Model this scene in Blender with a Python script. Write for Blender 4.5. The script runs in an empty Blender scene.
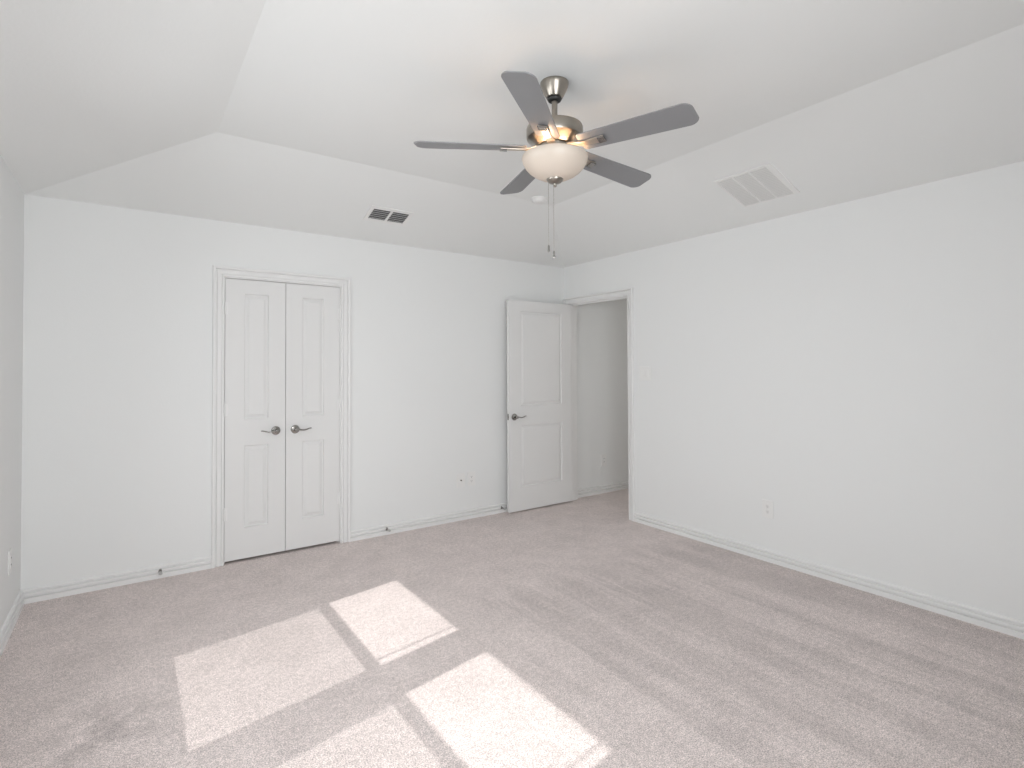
import bpy, bmesh, math, random
from mathutils import Vector, Matrix
random.seed(4)
sc = bpy.context.scene
COL = sc.collection
PI = math.pi

# ------------------------------------------------------------------ dimensions (metres)
H = 2.44          # wall height
FH = 2.715        # flat part of the tray ceiling
K = 0.914         # plan width of the sloping ceiling strips
XL, XR, YA, YD = -0.5211, 3.7325, 4.316, -0.475
WT = 0.14         # thickness of outer walls
WP = 0.115        # thickness of partition walls
HX1, HY0 = 5.35, 1.6      # hallway extents
FAN = (1.608, 1.92)

# ------------------------------------------------------------------ camera
f, yaw, pit, v0, ch, roll = 539.8666, .6162, .0149, 359.3248, 1.3916, -.0038
cam = bpy.data.cameras.new('camera')
co = bpy.data.objects.new('camera', cam)
COL.objects.link(co)
c_, s_ = math.cos(yaw), math.sin(yaw)
F = Vector((s_ * math.cos(pit), c_ * math.cos(pit), math.sin(pit)))
R0 = Vector((c_, -s_, 0))
U0 = R0.cross(F)
RR = math.cos(roll) * R0 + math.sin(roll) * U0
UU = math.cos(roll) * U0 - math.sin(roll) * R0
M = Matrix((RR, UU, -F)).transposed().to_4x4()
M.translation = Vector((0, 0, ch))
co.matrix_world = M
cam.sensor_width = 36
cam.lens = f * 36 / 1024
cam.shift_y = (v0 - 384) / 1024
cam.clip_start = 0.02
sc.camera = co

# ------------------------------------------------------------------ world, sun, exposure
SUN_T = 0.95
SKY_STRENGTH = 0.5      # what little of the open sky is seen past the window daylight
SIDE_DAYLIGHT = 5.0
FRONT_FILL = 8.3  # fill light through the added window behind the camera
SUN_STRENGTH = 3.1
w = bpy.data.worlds.new('daylight')
sc.world = w
w.use_nodes = True
bg = w.node_tree.nodes['Background']
bg.inputs[0].default_value = (0.93, 0.965, 1.0, 1)
bg.inputs[1].default_value = SKY_STRENGTH
sun = bpy.data.lights.new('sun', 'SUN')
sun.energy = SUN_STRENGTH
sun.angle = 0.0093
sun.color = (1.0, 0.97, 0.94)
so = bpy.data.objects.new('sun', sun)
COL.objects.link(so)
so.rotation_euler = Vector((1, .19, -SUN_T)).to_track_quat('-Z', 'Y').to_euler()
so.location = (-6, 1, 7)

def daylight(name, loc, size, direction, radiance, spread=180):
    """sky light entering through a window opening (one-sided, fills the opening)"""
    l = bpy.data.lights.new(name, 'AREA')
    l.shape = 'RECTANGLE'
    l.size, l.size_y = size
    l.energy = PI * size[0] * size[1] * radiance
    l.color = (0.955, 0.98, 1.0)
    l.spread = math.radians(spread)
    o = bpy.data.objects.new(name, l)
    COL.objects.link(o)
    o.location = loc
    o.rotation_euler = Vector(direction).to_track_quat('-Z', 'Z').to_euler()
    return o

vs = sc.view_settings
vs.view_transform = 'Standard'
vs.look = 'None'
vs.exposure = 0.16
vs.gamma = 1
vs.use_curve_mapping = False
cy = sc.cycles
cy.use_denoising = True
cy.denoiser = 'OPENIMAGEDENOISE'
cy.denoising_input_passes = 'RGB_ALBEDO_NORMAL'
cy.denoising_prefilter = 'ACCURATE'
cy.max_bounces = 14
cy.diffuse_bounces = 10
cy.glossy_bounces = 4
cy.transmission_bounces = 8
cy.transparent_max_bounces = 12
cy.caustics_reflective = False
cy.caustics_refractive = False
cy.sample_clamp_indirect = 6

# ------------------------------------------------------------------ materials
def srgb(r, g, b):
    t = []
    for v in (r, g, b):
        v /= 255
        t.append(v / 12.92 if v <= .04045 else ((v + .055) / 1.055) ** 2.4)
    return (*t, 1)

def mat(name, col, rough=.5, metal=0.0, spec=.5):
    m = bpy.data.materials.new(name)
    m.use_nodes = True
    p = m.node_tree.nodes['Principled BSDF']
    p.inputs['Base Color'].default_value = col
    p.inputs['Roughness'].default_value = rough
    p.inputs['Metallic'].default_value = metal
    p.inputs['Specular IOR Level'].default_value = spec
    return m

def bump(m, scale, dist, strength=1.0, detail=3, stretch=None):
    n = m.node_tree
    tc = n.nodes.new('ShaderNodeTexCoord')
    mp = n.nodes.new('ShaderNodeMapping')
    if stretch:
        mp.inputs['Scale'].default_value = stretch
    ns = n.nodes.new('ShaderNodeTexNoise')
    ns.inputs['Scale'].default_value = scale
    ns.inputs['Detail'].default_value = detail
    b = n.nodes.new('ShaderNodeBump')
    b.inputs['Strength'].default_value = strength
    b.inputs['Distance'].default_value = dist
    n.links.new(tc.outputs['Object'], mp.inputs[0])
    n.links.new(mp.outputs[0], ns.inputs['Vector'])
    n.links.new(ns.outputs['Fac'], b.inputs['Height'])
    n.links.new(b.outputs[0], n.nodes['Principled BSDF'].inputs['Normal'])
    return m

WALLC = (0.785, 0.795, 0.792, 1)
m_wall = bump(mat('wall_paint', WALLC, .75, 0, .25), 90, .0008, .35)
m_ceil = bump(mat('ceiling_paint', (0.805, 0.818, 0.812, 1), .9, 0, .1), 70, .001, .4)
m_trim = mat('trim_paint', (0.80, 0.80, 0.795, 1), .45, 0, .35)
m_door = mat('door_paint', (0.745, 0.745, 0.74, 1), .5, 0, .3)
m_plate = mat('white_plastic', (0.80, 0.80, 0.79, 1), .4)
m_dark = mat('dark_cavity', (0.03, 0.03, 0.03, 1), .8)
m_slot = mat('socket_slot', (0.12, 0.12, 0.12, 1), .6)
m_nickel = bump(mat('brushed_nickel', (0.36, 0.33, 0.29, 1), .28, 1.0), 40, .0004, .3, 2, (1, 1, 14))
m_handle = mat('satin_nickel_handle', (0.33, 0.32, 0.305, 1), .16, 1.0)
m_bracket = mat('bracket_nickel', (0.55, 0.50, 0.44, 1), .35, .9)
m_blade = bump(mat('blade_silver', (0.25, 0.252, 0.26, 1), .40, 0.2, .5), 30, .0003, .2, 3, (1, 12, 1))
m_black = mat('black_rubber', (0.015, 0.015, 0.015, 1), .5)
m_rubber = mat('grey_rubber', (0.45, 0.45, 0.44, 1), .6)
m_vent = mat('vent_enamel', (0.80, 0.80, 0.79, 1), .45)
m_grille = mat('grille_enamel', (0.70, 0.70, 0.69, 1), .5)
m_duct = mat('duct_grey', (0.13, 0.13, 0.13, 1), .8)
m_filter = mat('grille_filter', (0.60, 0.60, 0.59, 1), .9)
m_bounce = mat('bounce_grey', (0.25, 0.25, 0.25, 1), .9)  # unseen outside ground, tone chosen to bounce light onto the ceiling
m_vinyl = mat('window_vinyl', (0.82, 0.82, 0.82, 1), .4)
m_brick = mat('outer_brick', (0.42, 0.33, 0.28, 1), .85)

def mk_carpet():
    m = bpy.data.materials.new('carpet')
    m.use_nodes = True
    n = m.node_tree
    p = n.nodes['Principled BSDF']
    p.inputs['Roughness'].default_value = 1.0
    p.inputs['Specular IOR Level'].default_value = 0.05
    p.inputs['Sheen Weight'].default_value = 0.15
    tc = n.nodes.new('ShaderNodeTexCoord')
    def noise(scale, detail, rough=.5, vec=None, dist=0):
        t = n.nodes.new('ShaderNodeTexNoise')
        t.inputs['Scale'].default_value = scale
        t.inputs['Detail'].default_value = detail
        t.inputs['Roughness'].default_value = rough
        t.inputs['Distortion'].default_value = dist
        n.links.new(vec or tc.outputs['Object'], t.inputs['Vector'])
        return t.outputs['Fac']
    def rng(v, a, b, c, d):
        r = n.nodes.new('ShaderNodeMapRange')
        for i, x in enumerate((a, b, c, d)):
            r.inputs[i + 1].default_value = x
        n.links.new(v, r.inputs[0])
        return r.outputs[0]
    def mul(a, b):
        r = n.nodes.new('ShaderNodeMath')
        r.operation = 'MULTIPLY'
        n.links.new(a, r.inputs[0]); n.links.new(b, r.inputs[1])
        return r.outputs[0]
    fleck = rng(noise(185, 4, .8), .42, .58, .62, 1.38)
    tuft = rng(noise(45, 3, .6), .38, .62, .90, 1.10)
    mot = rng(noise(7, 4, .6), .35, .65, .955, 1.045)
    # vacuum tracks running the length of the room, on its right-hand half
    mp = n.nodes.new('ShaderNodeMapping')
    mp.inputs['Rotation'].default_value = (0, 0, math.radians(-4))
    mp.inputs['Scale'].default_value = (4.0, .32, 1)
    n.links.new(tc.outputs['Object'], mp.inputs[0])
    tr0 = rng(noise(1.5, 4, .6, mp.outputs[0], .5), .43, .57, .0, .15)
    sep = n.nodes.new('ShaderNodeSeparateXYZ')
    n.links.new(tc.outputs['Object'], sep.inputs[0])
    mask = mul(rng(sep.outputs[0], 1.35, 1.75, 0.0, 1.0), rng(sep.outputs[1], 2.62, 2.86, 1.0, 0.0))
    trs = n.nodes.new('ShaderNodeMath'); trs.operation = 'SUBTRACT'; trs.inputs[0].default_value = 1.025
    n.links.new(mul(tr0, mask), trs.inputs[1])
    tr = mul(trs.outputs[0], rng(noise(2.6, 4, .6, None, .3), .40, .60, .965, 1.03))
    # scuffed patches where the pile lies the other way
    sp = n.nodes.new('ShaderNodeVectorMath'); sp.operation = 'DISTANCE'
    sp.inputs[1].default_value = (-0.07, 2.60, 0)
    n.links.new(tc.outputs['Object'], sp.inputs[0])
    s1 = n.nodes.new('ShaderNodeMath'); s1.operation = 'MULTIPLY'; s1.inputs[1].default_value = 1.0
    n.links.new(sp.outputs['Value'], s1.inputs[0])
    near = rng(s1.outputs[0], .05, .30, 1.0, 0.0)
    blot = rng(noise(8, 4, .65), .44, .60, 0.0, 0.26)
    sub = n.nodes.new('ShaderNodeMath'); sub.operation = 'SUBTRACT'; sub.inputs[0].default_value = 1.0
    n.links.new(mul(near, blot), sub.inputs[1])
    val = mul(mul(mul(mul(fleck, tuft), mot), tr), sub.outputs[0])
    mx = n.nodes.new('ShaderNodeVectorMath'); mx.operation = 'SCALE'
    mx.inputs[0].default_value = CARPET
    n.links.new(val, mx.inputs['Scale'])
    n.links.new(mx.outputs[0], p.inputs['Base Color'])
    b = n.nodes.new('ShaderNodeBump')
    b.inputs['Strength'].default_value = .6
    b.inputs['Distance'].default_value = .004
    n.links.new(noise(150, 2, .6), b.inputs['Height'])
    n.links.new(b.outputs[0], p.inputs['Normal'])
    return m
CARPET = (0.625, 0.553, 0.533)
m_carpet = mk_carpet()

def mk_bowl():
    m = bpy.data.materials.new('frosted_glass')
    m.use_nodes = True
    n = m.node_tree
    out = n.nodes['Material Output']
    n.nodes.remove(n.nodes['Principled BSDF'])
    d = n.nodes.new('ShaderNodeBsdfDiffuse'); d.inputs[0].default_value = (0.68, 0.60, 0.52, 1)
    t = n.nodes.new('ShaderNodeBsdfTranslucent'); t.inputs[0].default_value = (0.90, 0.84, 0.76, 1)
    g = n.nodes.new('ShaderNodeBsdfGlossy'); g.inputs[0].default_value = (1, 1, 1, 1); g.inputs['Roughness'].default_value = .3
    a = n.nodes.new('ShaderNodeMixShader'); a.inputs[0].default_value = .035
    b = n.nodes.new('ShaderNodeMixShader'); b.inputs[0].default_value = .04
    n.links.new(d.outputs[0], a.inputs[1]); n.links.new(t.outputs[0], a.inputs[2])
    n.links.new(a.outputs[0], b.inputs[1]); n.links.new(g.outputs[0], b.inputs[2])
    n.links.new(b.outputs[0], out.inputs[0])
    return m
m_bowl = mk_bowl()

def mk_emit(name, col, s):
    m = bpy.data.materials.new(name)
    m.use_nodes = True
    p = m.node_tree.nodes['Principled BSDF']
    p.inputs['Emission Color'].default_value = col
    p.inputs['Emission Strength'].default_value = s
    return m
BULB = 55.0
m_bulb = mk_emit('bulb_glow', (1.0, 0.68, 0.44, 1), BULB)
m_hall_fill = mk_emit('hall_fill_glow', (1.0, 0.95, 0.90, 1), 25.0)  # glow of the added, unseen hallway fill lamp

def mk_thin(name, transp, col, rough):
    m = bpy.data.materials.new(name)
    m.use_nodes = True
    n = m.node_tree
    out = n.nodes['Material Output']
    n.nodes.remove(n.nodes['Principled BSDF'])
    t = n.nodes.new('ShaderNodeBsdfTransparent')
    g = n.nodes.new('ShaderNodeBsdfGlossy' if rough < .5 else 'ShaderNodeBsdfDiffuse')
    g.inputs[0].default_value = col
    if rough < .5:
        g.inputs['Roughness'].default_value = rough
    x = n.nodes.new('ShaderNodeMixShader'); x.inputs[0].default_value = 1 - transp
    n.links.new(t.outputs[0], x.inputs[1]); n.links.new(g.outputs[0], x.inputs[2])
    n.links.new(x.outputs[0], out.inputs[0])
    return m
m_glass = mk_thin('window_glass', .96, (1, 1, 1, 1), .02)
m_screen = mk_thin('insect_screen', .70, (.12, .12, .12, 1), 1)

# ------------------------------------------------------------------ mesh helpers
def finish(name, bm, material, parent=None, smooth=None, bevel=0, loc=None, rot=None):
    me = bpy.data.meshes.new(name)
    bmesh.ops.recalc_face_normals(bm, faces=bm.faces)
    bm.to_mesh(me)
    bm.free()
    me.materials.append(material)
    o = bpy.data.objects.new(name, me)
    COL.objects.link(o)
    if parent:
        o.parent = parent
    if loc is not None:
        o.location = loc
    if rot is not None:
        o.rotation_euler = rot
    if bevel:
        b = o.modifiers.new('bevel', 'BEVEL')
        b.width = bevel
        b.segments = 3
        b.limit_method = 'ANGLE'
        b.angle_limit = math.radians(40)
    if smooth:
        for p in me.polygons:
            p.use_smooth = True
        me.set_sharp_from_angle(angle=math.radians(smooth))
    return o

def box(bm, x0, x1, y0, y1, z0, z1, m=None):
    vs_ = [bm.verts.new((x, y, z)) for z in (z0, z1) for y in (y0, y1) for x in (x0, x1)]
    for q in ((0, 1, 3, 2), (4, 6, 7, 5), (0, 4, 5, 1), (2, 3, 7, 6), (0, 2, 6, 4), (1, 5, 7, 3)):
        bm.faces.new([vs_[i] for i in q])
    if m is not None:
        bmesh.ops.transform(bm, matrix=m, verts=vs_)
    return vs_

def new():
    return bmesh.new()

def lathe(bm, prof, n=48, close=True, m=None):
    rings = []
    allv = []
    for r, z in prof:
        if r < 1e-6:
            v = bm.verts.new((0, 0, z)); rings.append([v]); allv.append(v)
        else:
            rg = [bm.verts.new((r * math.cos(2 * PI * i / n), r * math.sin(2 * PI * i / n), z)) for i in range(n)]
            rings.append(rg); allv += rg
    for a, b in zip(rings, rings[1:]):
        for i in range(n):
            j = (i + 1) % n
            if len(a) == 1 and len(b) == 1:
                continue
            if len(a) == 1:
                bm.faces.new((a[0], b[i], b[j]))
            elif len(b) == 1:
                bm.faces.new((a[i], a[j], b[0]))
            else:
                bm.faces.new((a[i], a[j], b[j], b[i]))
    if close:
        for rg, rev in ((rings[0], True), (rings[-1], False)):
            if len(rg) > 1:
                bm.faces.new(rg[::-1] if rev else rg)
    if m is not None:
        bmesh.ops.transform(bm, matrix=m, verts=allv)

def tube(bm, pts, radii, n=12, flat=1.0, up=Vector((0, 0, 1))):
    """swept ellipse; flat scales the section along the 'up' axis"""
    pts = [Vector(p) for p in pts]
    if not isinstance(radii, (list, tuple)):
        radii = [radii] * len(pts)
    rings = []
    for i, p in enumerate(pts):
        a = pts[max(i - 1, 0)]; b = pts[min(i + 1, len(pts) - 1)]
        d = (b - a).normalized()
        u = up if abs(d.dot(up)) < .95 else Vector((1, 0, 0))
        s = d.cross(u).normalized()
        t = s.cross(d).normalized()
        rings.append([bm.verts.new(p + radii[i] * (math.cos(q) * s + flat * math.sin(q) * t))
                      for q in (2 * PI * k / n for k in range(n))])
    for a, b in zip(rings, rings[1:]):
        for i in range(n):
            j = (i + 1) % n
            bm.faces.new((a[i], a[j], b[j], b[i]))
    bm.faces.new(rings[0][::-1]); bm.faces.new(rings[-1])

def sweep_profile(bm, prof, path, normal):
    """prof: (across, out) pairs closed loop; path: list of (point, across-vector)"""
    rings = []
    for p, ac in path:
        rings.append([bm.verts.new(Vector(p) + a * Vector(ac) + o * Vector(normal)) for a, o in prof])
    n = len(prof)
    for A, B in zip(rings, rings[1:]):
        for i in range(n):
            j = (i + 1) % n
            bm.faces.new((A[i], A[j], B[j], B[i]))
    bm.faces.new(rings[0][::-1]); bm.faces.new(rings[-1])

def tag(o, label=None, cat=None, group=None, kind=None):
    if label: o['label'] = label
    if cat: o['category'] = cat
    if group: o['group'] = group
    if kind: o['kind'] = kind
    return o

def struct(name, bm, m, label, **k):
    return tag(finish(name, bm, m, **k), label, None, None, 'structure')

def empty(name, loc=(0, 0, 0), rot=(0, 0, 0)):
    e = bpy.data.objects.new(name, None)
    e.empty_display_size = .1
    COL.objects.link(e)
    e.location = loc
    e.rotation_euler = rot
    return e

def copy_tree(o, parent=None):
    c = o.copy()
    COL.objects.link(c)
    c.parent = parent
    for ch in list(o.children):
        copy_tree(ch, c)
    return c

# ------------------------------------------------------------------ floor
bm = new()
box(bm, XL - WT, HX1 + .1, YD - WT, YA + .75, -.12, 0)
struct('floor', bm, m_carpet, 'beige cut-pile carpet covering the bedroom floor and running into the hallway')

# ------------------------------------------------------------------ wall openings
CX0, CX1, CZ = 0.551, 1.374, 2.040            # closet opening (clear)
DY0, DY1, DZ = 3.426, 4.258, 2.043            # bedroom doorway (clear)
JB = .018                                      # jamb board thickness

# wall_back: from the left wall past the bedroom into the hallway
bm = new()
for a in ((XL - WT, CX0 - JB, 0, H + .04), (CX1 + JB, HX1 + .1, 0, H + .04), (CX0 - JB, CX1 + JB, CZ + JB, H + .04)):
    box(bm, a[0], a[1], YA, YA + WP, a[2], a[3])
struct('wall_back', bm, m_wall, 'white painted back wall holding the closet doors and continuing behind the doorway')

# wall_right: partition with the doorway
bm = new()
for y0, y1, z0, z1 in ((YD - WT, DY0 - JB, 0, H + .04), (DY1 + JB, YA, 0, H + .04), (DY0 - JB, DY1 + JB, DZ + JB, H + .04)):
    box(bm, XR, XR + WP, y0, y1, z0, z1)
struct('wall_right', bm, m_wall, 'white painted wall on the right with the open doorway at its far end')

# wall_left: outer wall with two tall windows (beside the camera)
WZ0, WZ1 = 0.60, 2.245
WIN = [(2.101, 2.987), (0.988, 1.894)]
bm = new()
ys = [YD - WT, WIN[1][0], WIN[1][1], WIN[0][0], WIN[0][1], YA]
for i in range(5):
    if i in (1, 3):
        box(bm, XL - WT, XL, ys[i], ys[i + 1], 0, WZ0)
        box(bm, XL - WT, XL, ys[i], ys[i + 1], WZ1, H + .04)
    else:
        box(bm, XL - WT, XL, ys[i], ys[i + 1], 0, H + .04)
struct('wall_left', bm, m_wall, 'white painted outer wall on the left')

# wall_front: behind the camera, with one wide window added for fill light
FW = (-0.22, 1.18)
bm = new()
box(bm, XL, FW[0], YD - WT, YD, 0, H + .04)
box(bm, FW[1], XR, YD - WT, YD, 0, H + .04)
box(bm, FW[0], FW[1], YD - WT, YD, 0, WZ0)
box(bm, FW[0], FW[1], YD - WT, YD, WZ1, H + .04)
struct('wall_front', bm, m_wall, 'white painted wall behind the camera')

# closet interior
bm = new()
box(bm, CX0 - .35, CX0 - .25, YA + WP, YA + .75, 0, H)
box(bm, CX1 + .25, CX1 + .35, YA + WP, YA + .75, 0, H)
box(bm, CX0 - .35, CX1 + .35, YA + .70, YA + .78, 0, H)
box(bm, CX0 - .35, CX1 + .35, YA + WP, YA + .78, H - .05, H + .04)
struct('wall_closet', bm, m_wall, 'inside walls of the closet behind the double doors')

# hallway
bm = new()
box(bm, HX1, HX1 + .1, HY0, YA, 0, H + .04)
box(bm, XR + WP, HX1 + .1, HY0 - .1, HY0, 0, H + .04)
struct('wall_hall', bm, m_wall, 'far and side walls of the hallway beyond the doorway')
bm = new()
box(bm, XR + WP * .5, HX1 + .1, HY0 - .1, YA + WP, H, H + .1)
struct('ceiling_hall', bm, m_ceil, 'flat white hallway ceiling beyond the doorway')

# tray ceiling
bm = new()
o4 = [(XL, YD, H), (XR, YD, H), (XR, YA, H), (XL, YA, H)]
i4 = [(XL + K, YD + K, FH), (XR - K, YD + K, FH), (XR - K, YA - K, FH), (XL + K, YA - K, FH)]
t4 = [(XL, YD, FH + .12), (XR, YD, FH + .12), (XR, YA, FH + .12), (XL, YA, FH + .12)]
O = [bm.verts.new(p) for p in o4]; I = [bm.verts.new(p) for p in i4]; T = [bm.verts.new(p) for p in t4]
bm.faces.new(I)
bm.faces.new(T)
for i in range(4):
    j = (i + 1) % 4
    bm.faces.new((O[i], O[j], I[j], I[i]))
    bm.faces.new((O[i], O[j], T[j], T[i]))
struct('ceiling', bm, m_ceil, 'white tray ceiling sloping up from all four walls to a flat centre')

# roof eave outside (shades the top of the windows)
bm = new()
box(bm, -1.02, XL - WT, YD - .6, YA + .9, H + .01, H + .30)
box(bm, -1.02, -0.99, YD - .6, YA + .9, SUN_T * (1.462 + .99), H + .30)
struct('roof', bm, m_vinyl, 'roof eave outside the windows')
bm = new()
box(bm, -30, XL - WT - .001, -25, 25, -.3, -.15)
box(bm, XL - WT, 30, -25, YD - WT - .001, -.3, -.15)
struct('ground', bm, m_bounce, 'unseen ground outside the windows, added to bounce light up to the ceiling')

# ------------------------------------------------------------------ windows
def window(name, y0, y1, label):
    """twin-sash window in wall_left, local frame built in place"""
    X0, X1 = -.635, -.605
    xg = -.62
    lb, lt, ub = .748, SUN_T * (.902 - xg), SUN_T * (.960 - xg)
    ya, yb = y0 + .03, y1 - .03          # upper glass
    yc, yd = y0 + .042, y1 - .056        # lower glass (sash sits inside the tracks)
    e = empty(name, (X0, (y0 + y1) / 2, WZ0))
    e['kind'] = 'structure'; e['label'] = label
    off = Vector(e.location)
    def fin(n, b, m, par=e, **k):
        bmesh.ops.translate(b, vec=-off, verts=b.verts)
        return finish(n, b, m, par, **k)
    b = new()
    box(b, X0, X1, y0, ya, lt, WZ1); box(b, X0, X1, yb, y1, lt, WZ1)
    box(b, X0, X1, y0, yc, WZ0, lt); box(b, X0, X1, yd, y1, WZ0, lt)
    box(b, X0, X1, yc, yd, WZ0, lb); box(b, X0, X1, ya, yb, WZ1 - .03, WZ1)
    box(b, X0 + .005, X1 - .005, ya, yb, lt, ub)
    fin('window_frame', b, m_vinyl)
    b = new(); box(b, X1, X1 + .006, ya + .056, ya + .066, ub - .02, WZ1)
    fin('sash_cord', b, m_vinyl)
    b = new(); box(b, xg - .002, xg + .002, ya, yb, ub, WZ1 - .03)
    fin('pane', b, m_glass)
    b = new(); box(b, xg - .002, xg + .002, yc, yd, lb, lt)
    fin('pane', b, m_glass)
    b = new(); box(b, X0 - .002, X0 - .001, yc, yd, lb, lt)
    fin('insect_screen', b, m_screen)
    b = new(); box(b, XL - .07, XL + .03, y0 - .03, y1 + .03, WZ0 - .02, WZ0 + .003)
    fin('window_sill', b, m_trim, bevel=.004)
window('window_1', *WIN[0], 'white vinyl window in the left wall, the one nearer the back wall')
window('window_2', *WIN[1], 'white vinyl window in the left wall, the one nearer the camera')
for a, b_ in WIN:
    daylight('daylight_lamp', (XL - WT - .19, (a + b_) / 2, (WZ0 + WZ1) / 2), (b_ - a + .06, WZ1 - WZ0 + .1), (1, 0, -.22), SIDE_DAYLIGHT, 140)
# front window: unseen, added to even out the light in the room
e = empty('fill_window', ((FW[0] + FW[1]) / 2, YD - WT, WZ0)); tag(e, 'added unseen window behind the camera that lets in fill light', kind='structure')
b = new()
y0, y1 = YD - WT + .01, YD - WT + .07
for x0, x1, z0, z1 in ((FW[0], FW[0] + .04, WZ0, WZ1), (FW[1] - .04, FW[1], WZ0, WZ1), (FW[0] + .58, FW[0] + .65, WZ0, WZ1), (FW[0] + .04, FW[1] - .04, WZ0, WZ0 + .04), (FW[0] + .04, FW[1] - .04, WZ1 - .04, WZ1), (FW[0] + .04, FW[1] - .04, 1.44, 1.51)):
    box(b, x0, x1, y0, y1, z0, z1)
bmesh.ops.translate(b, vec=-Vector(e.location), verts=b.verts)
finish('window_frame', b, m_vinyl, e)
b = new(); box(b, FW[0] + .04, FW[1] - .04, y0 + .025, y0 + .029, WZ0 + .04, WZ1 - .04)
bmesh.ops.translate(b, vec=-Vector(e.location), verts=b.verts)
finish('pane', b, m_glass, e)
daylight('daylight_lamp', ((FW[0] + FW[1]) / 2, YD - WT - .17, (WZ0 + WZ1) / 2), (FW[1] - FW[0] + .06, WZ1 - WZ0 + .1), (0, 1, -.20), FRONT_FILL, 162)  # fill lamp for the added front window

# ------------------------------------------------------------------ baseboards
BB = [(0, 0), (0, .020), (.028, .020), (.0305, .0175), (.0315, .002), (.0405, .002), (.0415, .016), (.044, .018), (.055, .018), (.058, .016), (.059, .002), (.067, .002), (.068, .011), (.074, .013), (.082, .008), (.084, .0)]
def baseboard(name, p, q, normal, label):
    b = new()
    sweep_profile(b, BB, [(p, (0, 0, 1)), (q, (0, 0, 1))], normal)
    return struct(name, b, m_trim, label)
CW = .072   # casing width
baseboard('baseboard_back', (XL, YA, 0), (CX0 - .006 - CW, YA, 0), (0, -1, 0), 'white moulded baseboard on the back wall between the left corner and the closet')
baseboard('baseboard_back', (CX1 + .006 + CW, YA, 0), (XR, YA, 0), (0, -1, 0), 'white moulded baseboard on the back wall between the closet and the open door')
baseboard('baseboard_left', (XL, YD, 0), (XL, YA, 0), (1, 0, 0), 'white moulded baseboard along the left wall')
baseboard('baseboard_right', (XR, YD, 0), (XR, DY0 - .005 - .062, 0), (-1, 0, 0), 'white moulded baseboard along the right wall')
baseboard('baseboard_front', (XL, YD, 0), (XR, YD, 0), (0, 1, 0), 'white moulded baseboard behind the camera')
baseboard('baseboard_hall', (XR + WP + .02, YA, 0), (HX1, YA, 0), (0, -1, 0), 'white moulded baseboard on the hallway wall seen through the doorway')

# ------------------------------------------------------------------ casings and jambs (trim)
def casing_prof(wd):
    return [(0, 0), (0, .011), (.003, .015), (.011, .015), (.0125, .003), (.019, .003), (.0200, .013), (wd * .58, .015), (wd * .60, .003), (wd * .71, .003), (wd * .73, .020), (wd - .010, .025), (wd - .003, .024), (wd, .019), (wd, 0)]

def casing_path(a0, a1, z1, to3, s1=1.0):
    """mitred U: (left bottom) (left top) (right top) (right bottom)"""
    s2 = 1
    return [(to3(a0, 0), to3(-1, 0, True)), (to3(a0, z1), to3(-1, s2, True)), (to3(a1, z1), to3(s1, s2, True)), (to3(a1, 0), to3(s1, 0, True))]

bm = new()
def ta(a, z, vec=False):
    return (a, 0 if vec else YA, z)
sweep_profile(bm, casing_prof(CW), casing_path(CX0 - .006, CX1 + .006, CZ + .006, ta), (0, -1, 0))
# jambs and stops
box(bm, CX0 - JB, CX0, YA, YA + WP, 0, CZ + JB); box(bm, CX1, CX1 + JB, YA, YA + WP, 0, CZ + JB)
box(bm, CX0, CX1, YA, YA + WP, CZ, CZ + JB)
box(bm, CX0, CX0 + .012, YA + .042, YA + .075, 0, CZ); box(bm, CX1 - .012, CX1, YA + .042, YA + .075, 0, CZ)
box(bm, CX0, CX1, YA + .042, YA + .075, CZ - .012, CZ)
struct('trim_1', bm, m_trim, 'white moulded casing framing the double closet doors')

bm = new()
DCW = .062
def tb(a, z, vec=False):
    return (0 if vec else XR, a, z)
sweep_profile(bm, casing_prof(DCW), casing_path(DY0 - .005, DY1 + .004, DZ + .006, tb, .86), (-1, 0, 0))
def tb2(a, z, vec=False):
    return (0 if vec else XR + WP, a, z)
sweep_profile(bm, casing_prof(DCW), casing_path(DY0 - .005, DY1 + .004, DZ + .006, tb2, .86), (1, 0, 0))
box(bm, XR, XR + WP, DY0 - JB, DY0, 0, DZ + JB); box(bm, XR, XR + WP, DY1, DY1 + JB, 0, DZ + JB)
box(bm, XR, XR + WP, DY0, DY1, DZ, DZ + JB)
box(bm, XR + .040, XR + .072, DY0, DY0 + .011, 0, DZ); box(bm, XR + .040, XR + .072, DY1 - .011, DY1, 0, DZ)
box(bm, XR + .040, XR + .072, DY0, DY1, DZ - .011, DZ)
struct('trim_2', bm, m_trim, 'white moulded casing framing the open doorway in the right wall')

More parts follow.
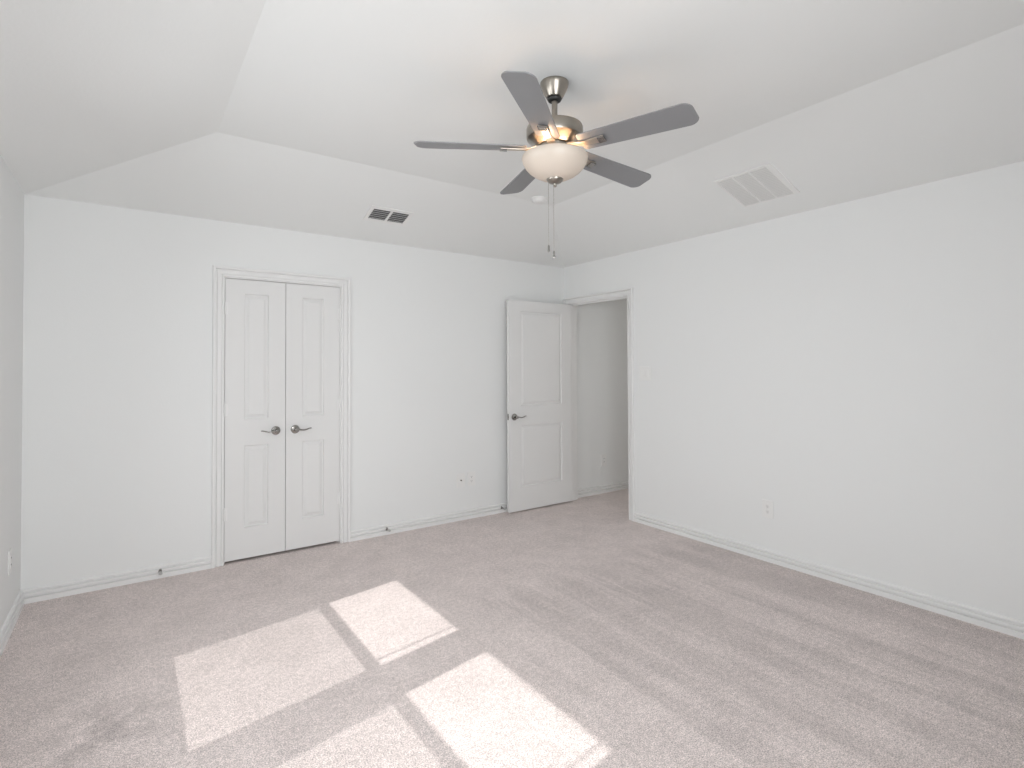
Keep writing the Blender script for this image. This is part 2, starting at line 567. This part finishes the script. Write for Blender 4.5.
# ------------------------------------------------------------------ doors
PROF = [(0, 0), (.002, -.009), (.006, -.012), (.010, -.012), (.016, -.010), (.030, -.003), (.034, -.0015)]
def panel_door(W, HH, T, panels):
    """slab from x 0..W, z 0..HH; front face at y=0 (facing -y), back at y=T"""
    bm = new()
    for side in (0, 1):
        yb = 0 if side == 0 else T
        sg = 1 if side == 0 else -1
        px0, px1 = panels[0][0], panels[0][1]
        xs = [0, px0, px1, W]
        zs = [0] + [z for p in sorted(panels, key=lambda q: q[2]) for z in (p[2], p[3])] + [HH]
        g = {}
        for i, x in enumerate(xs):
            for j, z in enumerate(zs):
                g[i, j] = bm.verts.new((x, yb, z))
        for i in range(3):
            for j in range(len(zs) - 1):
                if i == 1 and j % 2 == 1:
                    prev = [g[1, j], g[2, j], g[2, j + 1], g[1, j + 1]]
                    for ins, dep in PROF[1:]:
                        ring = [bm.verts.new((xs[a] + (ins if a == 1 else -ins), yb - sg * dep, zs[k] + (ins if k == j else -ins)))
                                for a, k in ((1, j), (2, j), (2, j + 1), (1, j + 1))]
                        for q in range(4):
                            r = (q + 1) % 4
                            bm.faces.new((prev[q], prev[r], ring[r], ring[q]))
                        prev = ring
                    bm.faces.new(prev)
                else:
                    bm.faces.new((g[i, j], g[i + 1, j], g[i + 1, j + 1], g[i, j + 1]))
        if side == 0:
            G = g
        else:
            n = len(zs) - 1
            for i in range(3):
                bm.faces.new((G[i, 0], G[i + 1, 0], g[i + 1, 0], g[i, 0]))
                bm.faces.new((G[i, n], G[i + 1, n], g[i + 1, n], g[i, n]))
            for j in range(n):
                bm.faces.new((G[0, j], G[0, j + 1], g[0, j + 1], g[0, j]))
                bm.faces.new((G[3, j], G[3, j + 1], g[3, j + 1], g[3, j]))
    return bm

ZB = .020
PZ = [(.240, .832), (1.022, 1.934)]

def lever(parent, x, z, d, face=-1, T=0):
    """lever handle; d = direction (+1/-1) of lever along x; face -1 sits on the y=0 side"""
    b = new()
    rotm = Matrix.Rotation(PI / 2, 4, 'X') if face < 0 else Matrix.Rotation(-PI / 2, 4, 'X')
    lathe(b, [(0, 0), (.0325, 0), (.0325, .004), (.029, .009), (.018, .012), (.0125, .014), (.011, .042), (.0135, .046), (.0135, .056), (.009, .061), (0, .062)], 32, m=rotm)
    r = finish('door_handle', b, m_handle, parent, smooth=35, loc=(x, T, z))
    b = new()
    k = face
    pts = [(0, k * .051, 0), (d * .018, k * .053, .001), (d * .038, k * .054, -.003), (d * .058, k * .053, -.004), (d * .078, k * .050, .001), (d * .095, k * .046, .006), (d * .110, k * .043, .006)]
    # smooth the curve
    P = [Vector(p) for p in pts]
    fine = []
    for i in range(len(P) - 1):
        p0, p1, p2, p3 = P[max(i - 1, 0)], P[i], P[i + 1], P[min(i + 2, len(P) - 1)]
        for s in range(4):
            t = s / 4
            fine.append(.5 * ((2 * p1) + (-p0 + p2) * t + (2 * p0 - 5 * p1 + 4 * p2 - p3) * t * t + (-p0 + 3 * p1 - 3 * p2 + p3) * t ** 3))
    fine.append(P[-1])
    n = len(fine)
    rad = [.011 - .0045 * (i / (n - 1)) for i in range(n)]
    rad[0] *= .8; rad[-1] *= .55
    tube(b, fine, rad, 12, flat=.62)
    finish('lever', b, m_handle, r, smooth=60)
    return r

def hinge(parent, x, y, z, name='hinge'):
    b = new()
    lathe(b, [(0, -.046), (.0065, -.045), (.0065, .045), (0, .046)], 14)
    box(b, -.018, .018, .004, .008, -.044, .044)
    return finish(name, b, m_trim, parent, smooth=40, loc=(x, y, z))

# closet leaves
LW = (CX1 - CX0 - .010) / 2
HZ = CZ - .004 - ZB
for idx in (0, 1):
    x0 = CX0 + .003 if idx == 0 else CX0 + .007 + LW
    pl = (.124, .288) if idx == 0 else (LW - .288, LW - .124)
    b = panel_door(LW, HZ, .035, [(pl[0], pl[1], z0 - ZB, z1 - ZB) for z0, z1 in PZ])
    d = finish('door_%d' % (idx + 1), b, m_door, smooth=20, loc=(x0, YA + .003, ZB))
    tag(d, 'left leaf of the white two-panel double closet door, closed' if idx == 0 else 'right leaf of the white two-panel double closet door, closed', None, None, 'structure')
    lever(d, LW - .067 if idx == 0 else .067, .927 - ZB, -1 if idx == 0 else 1)
    for hz in (1.822, 1.097, .354):
        hinge(d, -.001 if idx == 0 else LW + .001, -.006, hz - ZB)

# bedroom door, open 90 degrees in front of the back wall; front face looks at the camera
DW = .792
b = panel_door(DW, 2.036 - .015, .035, [(.137, DW - .135, z0 - .015, z1 - .015) for z0, z1 in PZ])
d = finish('door_3', b, m_door, smooth=20, loc=(XR + .001 - DW, 4.203, .015))
d.rotation_euler = (0, 0, 0)
tag(d, 'white two-panel bedroom door standing open against the back wall', None, None, 'structure')
lever(d, .060, .918 - .015, 1)
lever(d, .060, .918 - .015, 1, face=1, T=.035)
b = new()
box(b, -.0012, .003, .006, .029, -.028, .028)
box(b, -.006, 0, .012, .022, -.009, .009)
finish('latch_plate', b, m_handle, d, bevel=.001, loc=(0, 0, .918 - .015))
for hz in (1.80, 1.05, .30):
    hinge(d, DW - .002, .041, hz - .015)

# ------------------------------------------------------------------ wall plates
def plate(name, loc, rotz, wd=.082, ht=.126, label='', cat='outlet', kind='duplex', group=None):
    """plate lying in the local xz plane, facing -y"""
    e = empty(name, loc, (0, 0, rotz))
    tag(e, label, cat, group)
    b = new(); box(b, -wd / 2, wd / 2, -.006, 0, -ht / 2, ht / 2)
    finish('cover_plate', b, m_plate, e, bevel=.0025)
    if kind == 'duplex':
        for s in (-1, 1):
            b = new()
            lathe(b, [(0, 0), (.0165, 0), (.0165, .0025), (0, .0027)], 28, m=Matrix.Translation((0, -.0055, s * .0195)) @ Matrix.Rotation(PI / 2, 4, 'X'))
            r = finish('receptacle', b, m_plate, e, smooth=30)
            b = new()
            for x in (-.006, .006):
                box(b, x - .0012, x + .0012, -.0088, -.0070, s * .0195 - .001, s * .0195 + .007)
            lathe(b, [(0, 0), (.0026, 0), (.0026, .002), (0, .002)], 12, m=Matrix.Translation((0, -.0070, s * .0195 - .008)) @ Matrix.Rotation(PI / 2, 4, 'X'))
            finish('slots', b, m_slot, r)
        b = new(); lathe(b, [(0, 0), (.003, 0), (.0025, .001), (0, .0012)], 12, m=Matrix.Translation((0, -.006, 0)) @ Matrix.Rotation(PI / 2, 4, 'X'))
        finish('screw', b, m_plate, e)
    elif kind == 'decora':
        b = new(); box(b, -.0165, .0165, -.0085, -.0055, -.033, .033)
        r = finish('receptacle', b, m_plate, e, bevel=.001)
        for s in (-1, 1):
            b = new()
            for x in (-.006, .006):
                box(b, x - .0012, x + .0012, -.0092, -.0082, s * .0185 - .001, s * .0185 + .007)
            box(b, -.006, .006, -.0086, -.0082, s * .0185 - .0012, s * .0185 - .0004)
            finish('slots', b, m_slot, r)
    elif kind == 'coax':
        b = new(); lathe(b, [(0, 0), (.0065, 0), (.0065, .004), (.0045, .004), (.0045, .012), (0, .012)], 18, m=Matrix.Translation((0, -.006, 0)) @ Matrix.Rotation(PI / 2, 4, 'X'))
        finish('jack', b, m_handle, e, smooth=30)
    elif kind == 'switch':
        for x in (-.023, .023):
            b = new(); box(b, x - .0165, x + .0165, -.0075, -.0055, -.033, .033)
            r = finish('switch_insert', b, m_plate, e, bevel=.0008)
            b = new()
            if x < 0:
                for z in (-.0215, 0, .0215):
                    box(b, x - .014, x + .014, -.0105, -.0072, z - .0085, z + .0085)
            else:
                box(b, x - .014, x + .014, -.0105, -.0072, -.030, .030)
            finish('rocker', b, m_plate, r, bevel=.0012)
    return e

plate('cable_jack', (2.476, YA, .362), 0, label='white cable jack plate low on the back wall, left of the paired plates', cat='wall plate', kind='coax')
plate('wall_outlet', (2.588, YA, .362), 0, label='white duplex outlet low on the back wall beside the cable jack', kind='duplex')
plate('wall_outlet', (XR, 2.108, .372), -PI / 2, label='white duplex outlet low on the right wall beyond the doorway casing', kind='duplex')
plate('wall_outlet', (4.297, YA, .358), 0, label='white rectangular outlet on the hallway wall seen through the doorway', kind='decora')
plate('wall_outlet', (XL, 3.93, .36), PI / 2, label='white outlet low on the left wall near the corner', kind='decora')
plate('light_switch', (XR, 3.225, 1.333), -PI / 2, wd=.122, ht=.122, label='white double light switch plate on the right wall beside the doorway', cat='light switch', kind='switch')

# ------------------------------------------------------------------ door stops
def door_stop(x, label):
    e = empty('door_stop', (x, YA - .013, .048), (0, 0, 0))
    tag(e, label, 'door stop', 'door stops on the back wall baseboard')
    rm = Matrix.Rotation(PI / 2, 4, 'X')
    b = new(); lathe(b, [(0, 0), (.013, 0), (.013, .003), (.008, .007), (.0065, .009), (.0065, .052), (0, .052)], 20, m=rm)
    finish('stop_rod', b, m_handle, e, smooth=35)
    b = new(); lathe(b, [(0, .050), (.0095, .050), (.0105, .054), (.0105, .064), (.008, .068), (0, .068)], 20, m=rm)
    finish('rubber_tip', b, m_rubber, e, smooth=35)
door_stop(.173, 'metal door stop on the baseboard left of the closet')
door_stop(1.758, 'metal door stop on the baseboard right of the closet')
door_stop(2.915, 'metal door stop on the baseboard at the free edge of the open door')

# ------------------------------------------------------------------ ceiling things
SL = (FH - H) / K
ang = math.atan(SL)
# supply register on the slope above the back wall; local x along room X, local y up the slope, local -z faces the room
def slope_empty(name, loc, rot):
    return empty(name, loc, rot)
vy = 3.918
e = slope_empty('air_vent', (1.618, vy, H + (YA - vy) * SL), (-ang, 0, 0))
tag(e, 'small white air vent with two banks of dark louvres above the back wall', 'air vent')
vw, vh = .340, .205
iw, ih = .284, .140
b = new()
zf = -.006
box(b, -vw / 2, vw / 2, -vh / 2, -ih / 2, zf, 0); box(b, -vw / 2, vw / 2, ih / 2, vh / 2, zf, 0)
box(b, -vw / 2, -iw / 2, -ih / 2, ih / 2, zf, 0); box(b, iw / 2, vw / 2, -ih / 2, ih / 2, zf, 0)
box(b, -.009, .009, -ih / 2, ih / 2, zf - .001, 0)
finish('frame', b, m_vent, e)
b = new(); box(b, -iw / 2, iw / 2, -ih / 2, ih / 2, -.0012, -.0006)
finish('duct_opening', b, m_duct, e)
b = new()
for x0, x1 in ((-iw / 2, -.009), (.009, iw / 2)):
    for i in range(5):
        y = -ih / 2 + ih * (i + .75) / 5.5
        m4 = Matrix.Translation((0, y, -.0062)) @ Matrix.Rotation(math.radians(30), 4, 'X')
        box(b, x0, x1, -.0068, .0068, -.0008, .0008, m4)
finish('louvres', b, m_vent, e)

# return grille on the slope above the right wall
gx = 3.323
e = slope_empty('return_grille', (gx, 1.932, H + (XR - gx) * SL), (0, ang, 0))
tag(e, 'square white return air grille in three sections above the right wall', 'air grille')
GW, GH = .374, .386     # local x up the slope, local y along room Y
b = new()
t = .014
box(b, -GW / 2, GW / 2, -GH / 2, -GH / 2 + .036, -.007, 0); box(b, -GW / 2, GW / 2, GH / 2 - t, GH / 2, -.007, 0)
box(b, -GW / 2, -GW / 2 + t, -GH / 2 + .036, GH / 2 - t, -.007, 0); box(b, GW / 2 - t, GW / 2, -GH / 2 + .036, GH / 2 - t, -.007, 0)
ya, yb = -GH / 2 + .036, GH / 2 - t
for k in (1, 2):
    y = ya + (yb - ya) * k / 3
    box(b, -GW / 2 + t, GW / 2 - t, y - .005, y + .005, -.007, 0)
finish('frame', b, m_vent, e)
b = new(); box(b, -GW / 2 + t, GW / 2 - t, ya, yb, -.0012, -.0006)
finish('filter', b, m_filter, e)
b = new()
for i in range(20):
    x = -GW / 2 + t + (GW - 2 * t) * (i + .5) / 20
    m4 = Matrix.Translation((x, 0, -.0045)) @ Matrix.Rotation(math.radians(35), 4, 'Y')
    box(b, -.0042, .0042, ya, yb, -.0004, .0004, m4)
finish('louvres', b, m_grille, e)

# smoke detector
e = empty('smoke_detector', (2.615, 3.310, FH))
tag(e, 'round white smoke detector on the ceiling behind the fan', 'smoke detector')
b = new(); lathe(b, [(0, 0), (.066, 0), (.068, -.006), (.066, -.010), (0, -.010)], 40)
finish('mounting_base', b, m_plate, e, smooth=35)
b = new(); lathe(b, [(.058, -.010), (.057, -.022), (.050, -.032), (.030, -.037), (0, -.038)], 40, close=False)
finish('cover', b, m_plate, e, smooth=50)

# ------------------------------------------------------------------ ceiling fan
fan = empty('ceiling_fan', (FAN[0], FAN[1], FH))
tag(fan, 'brushed nickel ceiling fan with five grey blades and a frosted bowl light', 'ceiling fan')
def Z(z):            # absolute height to fan-local
    return z - FH
b = new()
lathe(b, [(0, Z(FH)), (.0655, Z(FH)), (.0665, Z(2.708)), (.064, Z(2.700)), (.056, Z(2.678)), (.046, Z(2.658)), (.038, Z(2.645)), (.032, Z(2.643)), (0, Z(2.643))], 48)
finish('canopy', b, m_nickel, fan, smooth=30)
b = new()
lathe(b, [(.032, Z(2.645)), (.034, Z(2.639)), (.029, Z(2.630)), (.018, Z(2.627)), (0, Z(2.627))], 32, close=False)
finish('canopy_ring', b, m_black, fan, smooth=40)
b = new()
lathe(b, [(0, Z(2.64)), (.0135, Z(2.64)), (.0135, Z(2.530)), (.021, Z(2.528)), (.022, Z(2.512)), (0, Z(2.512))], 28)
finish('downrod', b, m_nickel, fan, smooth=40)
b = new()
lathe(b, [(0, Z(2.516)), (.030, Z(2.516)), (.085, Z(2.514)), (.118, Z(2.511)), (.1285, Z(2.506)), (.1315, Z(2.498)), (.1315, Z(2.458)),
          (.129, Z(2.452)), (.122, Z(2.447)), (.088, Z(2.424)), (.080, Z(2.420)), (0, Z(2.418))], 64)
finish('motor_housing', b, m_nickel, fan, smooth=30)
b = new()
lathe(b, [(0, Z(2.417)), (.074, Z(2.417)), (.076, Z(2.408)), (.074, Z(2.400)), (.055, Z(2.397)), (.052, Z(2.380)), (.060, Z(2.374)), (.060, Z(2.352)), (.030, Z(2.346)), (0, Z(2.346))], 48)
finish('light_fitter', b, m_nickel, fan, smooth=30)
# light bowl: open-topped frosted shell
b = new()
outer = [(.1515, 2.368), (.1525, 2.360), (.1490, 2.343), (.1385, 2.323), (.1210, 2.303), (.0980, 2.286), (.0700, 2.272), (.0400, 2.264), (.008, 2.262)]
inner = [(r - .004 if r > .02 else r, z + .004) for r, z in outer][::-1]
prof = [(r, Z(z)) for r, z in outer + inner]
lathe(b, prof + [prof[0]], 64, close=False)
bowl = finish('light_bowl', b, m_bowl, fan, smooth=60)
b = new()
lathe(b, [(0, Z(2.35)), (.0035, Z(2.35)), (.0035, Z(2.262)), (0, Z(2.262))], 12)
lathe(b, [(0, Z(2.2640)), (.034, Z(2.2700)), (.039, Z(2.2680)), (.0395, Z(2.2640)), (.036, Z(2.2560)), (.027, Z(2.2480)), (.015, Z(2.2440)), (.008, Z(2.2420)), (.0065, Z(2.2380)), (.009, Z(2.2340)), (.0065, Z(2.2290)), (0, Z(2.2280))], 36)
finish('finial', b, m_nickel, fan, smooth=35)
# two bulbs on arms inside the bowl
for a in (50, 170, 290):
    ca, sa = math.cos(math.radians(a)), math.sin(math.radians(a))
    b = new()
    bmesh.ops.create_uvsphere(b, u_segments=20, v_segments=12, radius=.019, matrix=Matrix.Translation((ca * .070, sa * .070, Z(2.338))) @ Matrix.Scale(1.25, 4, Vector((ca, sa, 0))))
    bl = finish('bulb', b, m_bulb, fan, smooth=180)
    b = new()
    tube(b, [(ca * .026, sa * .026, Z(2.352)), (ca * .040, sa * .040, Z(2.348)), (ca * .056, sa * .056, Z(2.342))], .012, 16)
    finish('bulb_socket', b, m_plate, bl, smooth=40)

# blades
BZ = 2.4065

def blade_outline():
    pts = []
    r0, r1 = .132, .646
    w0, w1 = .056, .069     # half widths
    def corner(cx, cy, rad, a0, a1, n=8):
        for i in range(n + 1):
            a = math.radians(a0 + (a1 - a0) * i / n)
            pts.append((cx + rad * math.cos(a), cy + rad * math.sin(a)))
    corner(r0 + .018, -w0 + .018, .018, 180, 270)
    corner(r1 - .045, -w1 + .045, .045, 270, 345)
    corner(r1 - .040, w1 - .045, .045, 15, 90)
    corner(r0 + .018, w0 - .018, .018, 90, 180)
    return pts
def mk_blade(parent, deg):
    pitch = math.radians(12.5)
    RZ = Matrix.Rotation(math.radians(deg), 4, 'Z')
    PM = Matrix.Translation((0, 0, Z(BZ))) @ Matrix.Rotation(-pitch, 4, 'X')
    b = new()
    ol = blade_outline()
    lo = [b.verts.new((x, y, -.0028)) for x, y in ol]
    hi = [b.verts.new((x, y, .0028)) for x, y in ol]
    b.faces.new(lo[::-1]); b.faces.new(hi)
    for i in range(len(ol)):
        j = (i + 1) % len(ol)
        b.faces.new((lo[i], lo[j], hi[j], hi[i]))
    bmesh.ops.transform(b, matrix=PM, verts=b.verts)
    o = finish('blade', b, m_blade, parent, bevel=.0015)
    level = Matrix.Translation((0, 0, Z(BZ))) @ Matrix.Rotation(math.asin(.0364), 4, Vector((-.0056, .036, 0)).normalized()) @ Matrix.Translation((0, 0, -Z(BZ)))
    o.matrix_local = level @ RZ
    # bracket: flat arm from the flywheel that dips below the blade and ends in a square pad
    b = new()
    st = [(.068, 2.4130, .020, 0), (.090, 2.4100, .019, 0), (.115, 2.4040, .0175, .2), (.140, 2.3990, .016, .7), (.165, 2.3985, .016, 1), (.200, 2.3985, .019, 1), (.252, 2.3985, .021, 1)]
    rings = []
    for x, z, hw, tw in st:
        pa = -pitch * tw
        ring = []
        for yy, zz in ((-hw, -.0028), (hw, -.0028), (hw, .0028), (-hw, .0028)):
            ring.append(b.verts.new((x, yy * math.cos(pa) - zz * math.sin(pa), Z(z) + yy * math.sin(pa) + zz * math.cos(pa))))
        rings.append(ring)
    for A, B in zip(rings, rings[1:]):
        for i in range(4):
            j = (i + 1) % 4
            b.faces.new((A[i], A[j], B[j], B[i]))
    b.faces.new(rings[0][::-1]); b.faces.new(rings[-1])
    br = finish('blade_bracket', b, m_bracket, o, bevel=.0015)
    b = new()
    box(b, .222, .256, -.019, .019, -.0165, -.0108)
    bmesh.ops.transform(b, matrix=PM, verts=b.verts)
    finish('bracket_pad', b, m_handle, o, bevel=.002)
    return o
for k in range(5):
    mk_blade(fan, 2.05 + 72 * k)

# pull chains
d0 = Vector((-.767, .642, 0))     # to the left as the photo sees it
for off, zt, zb in ((.030, 2.252, 1.958), (.006, 2.229, 1.930)):
    p = d0 * off
    b = new()
    n = int((zt - zb) / .0062)
    for i in range(n):
        z = zt - (i + .5) * (zt - zb) / n
        bmesh.ops.create_icosphere(b, subdivisions=1, radius=.0016, matrix=Matrix.Translation((p.x, p.y, Z(z))))
    tube(b, [(p.x, p.y, Z(zt)), (p.x, p.y, Z(zb))], .0006, 6)
    ch = finish('pull_chain', b, m_nickel, fan)
    b = new()
    lathe(b, [(0, 0), (.003, 0), (.0045, -.004), (.0045, -.018), (.006, -.024), (.005, -.031), (0, -.033)], 18, m=Matrix.Translation((p.x, p.y, Z(zb))))
    finish('pull_knob', b, m_handle, ch, smooth=35)

# added hallway fill lamp (unseen, put in to brighten the hallway)
e = empty('hall_fill_light', (4.70, 2.6, H))
tag(e, 'added unseen round fill light brightening the hallway beyond the doorway', 'ceiling light')
b = new(); lathe(b, [(0, 0), (.15, 0), (.15, -.02), (.14, -.025), (0, -.025)], 40)
finish('lamp_base', b, m_plate, e, smooth=35)
b = new(); lathe(b, [(.135, -.0255), (.12, -.05), (.07, -.07), (0, -.075)], 40, close=False)
finish('diffuser', b, m_hall_fill, e, smooth=60)
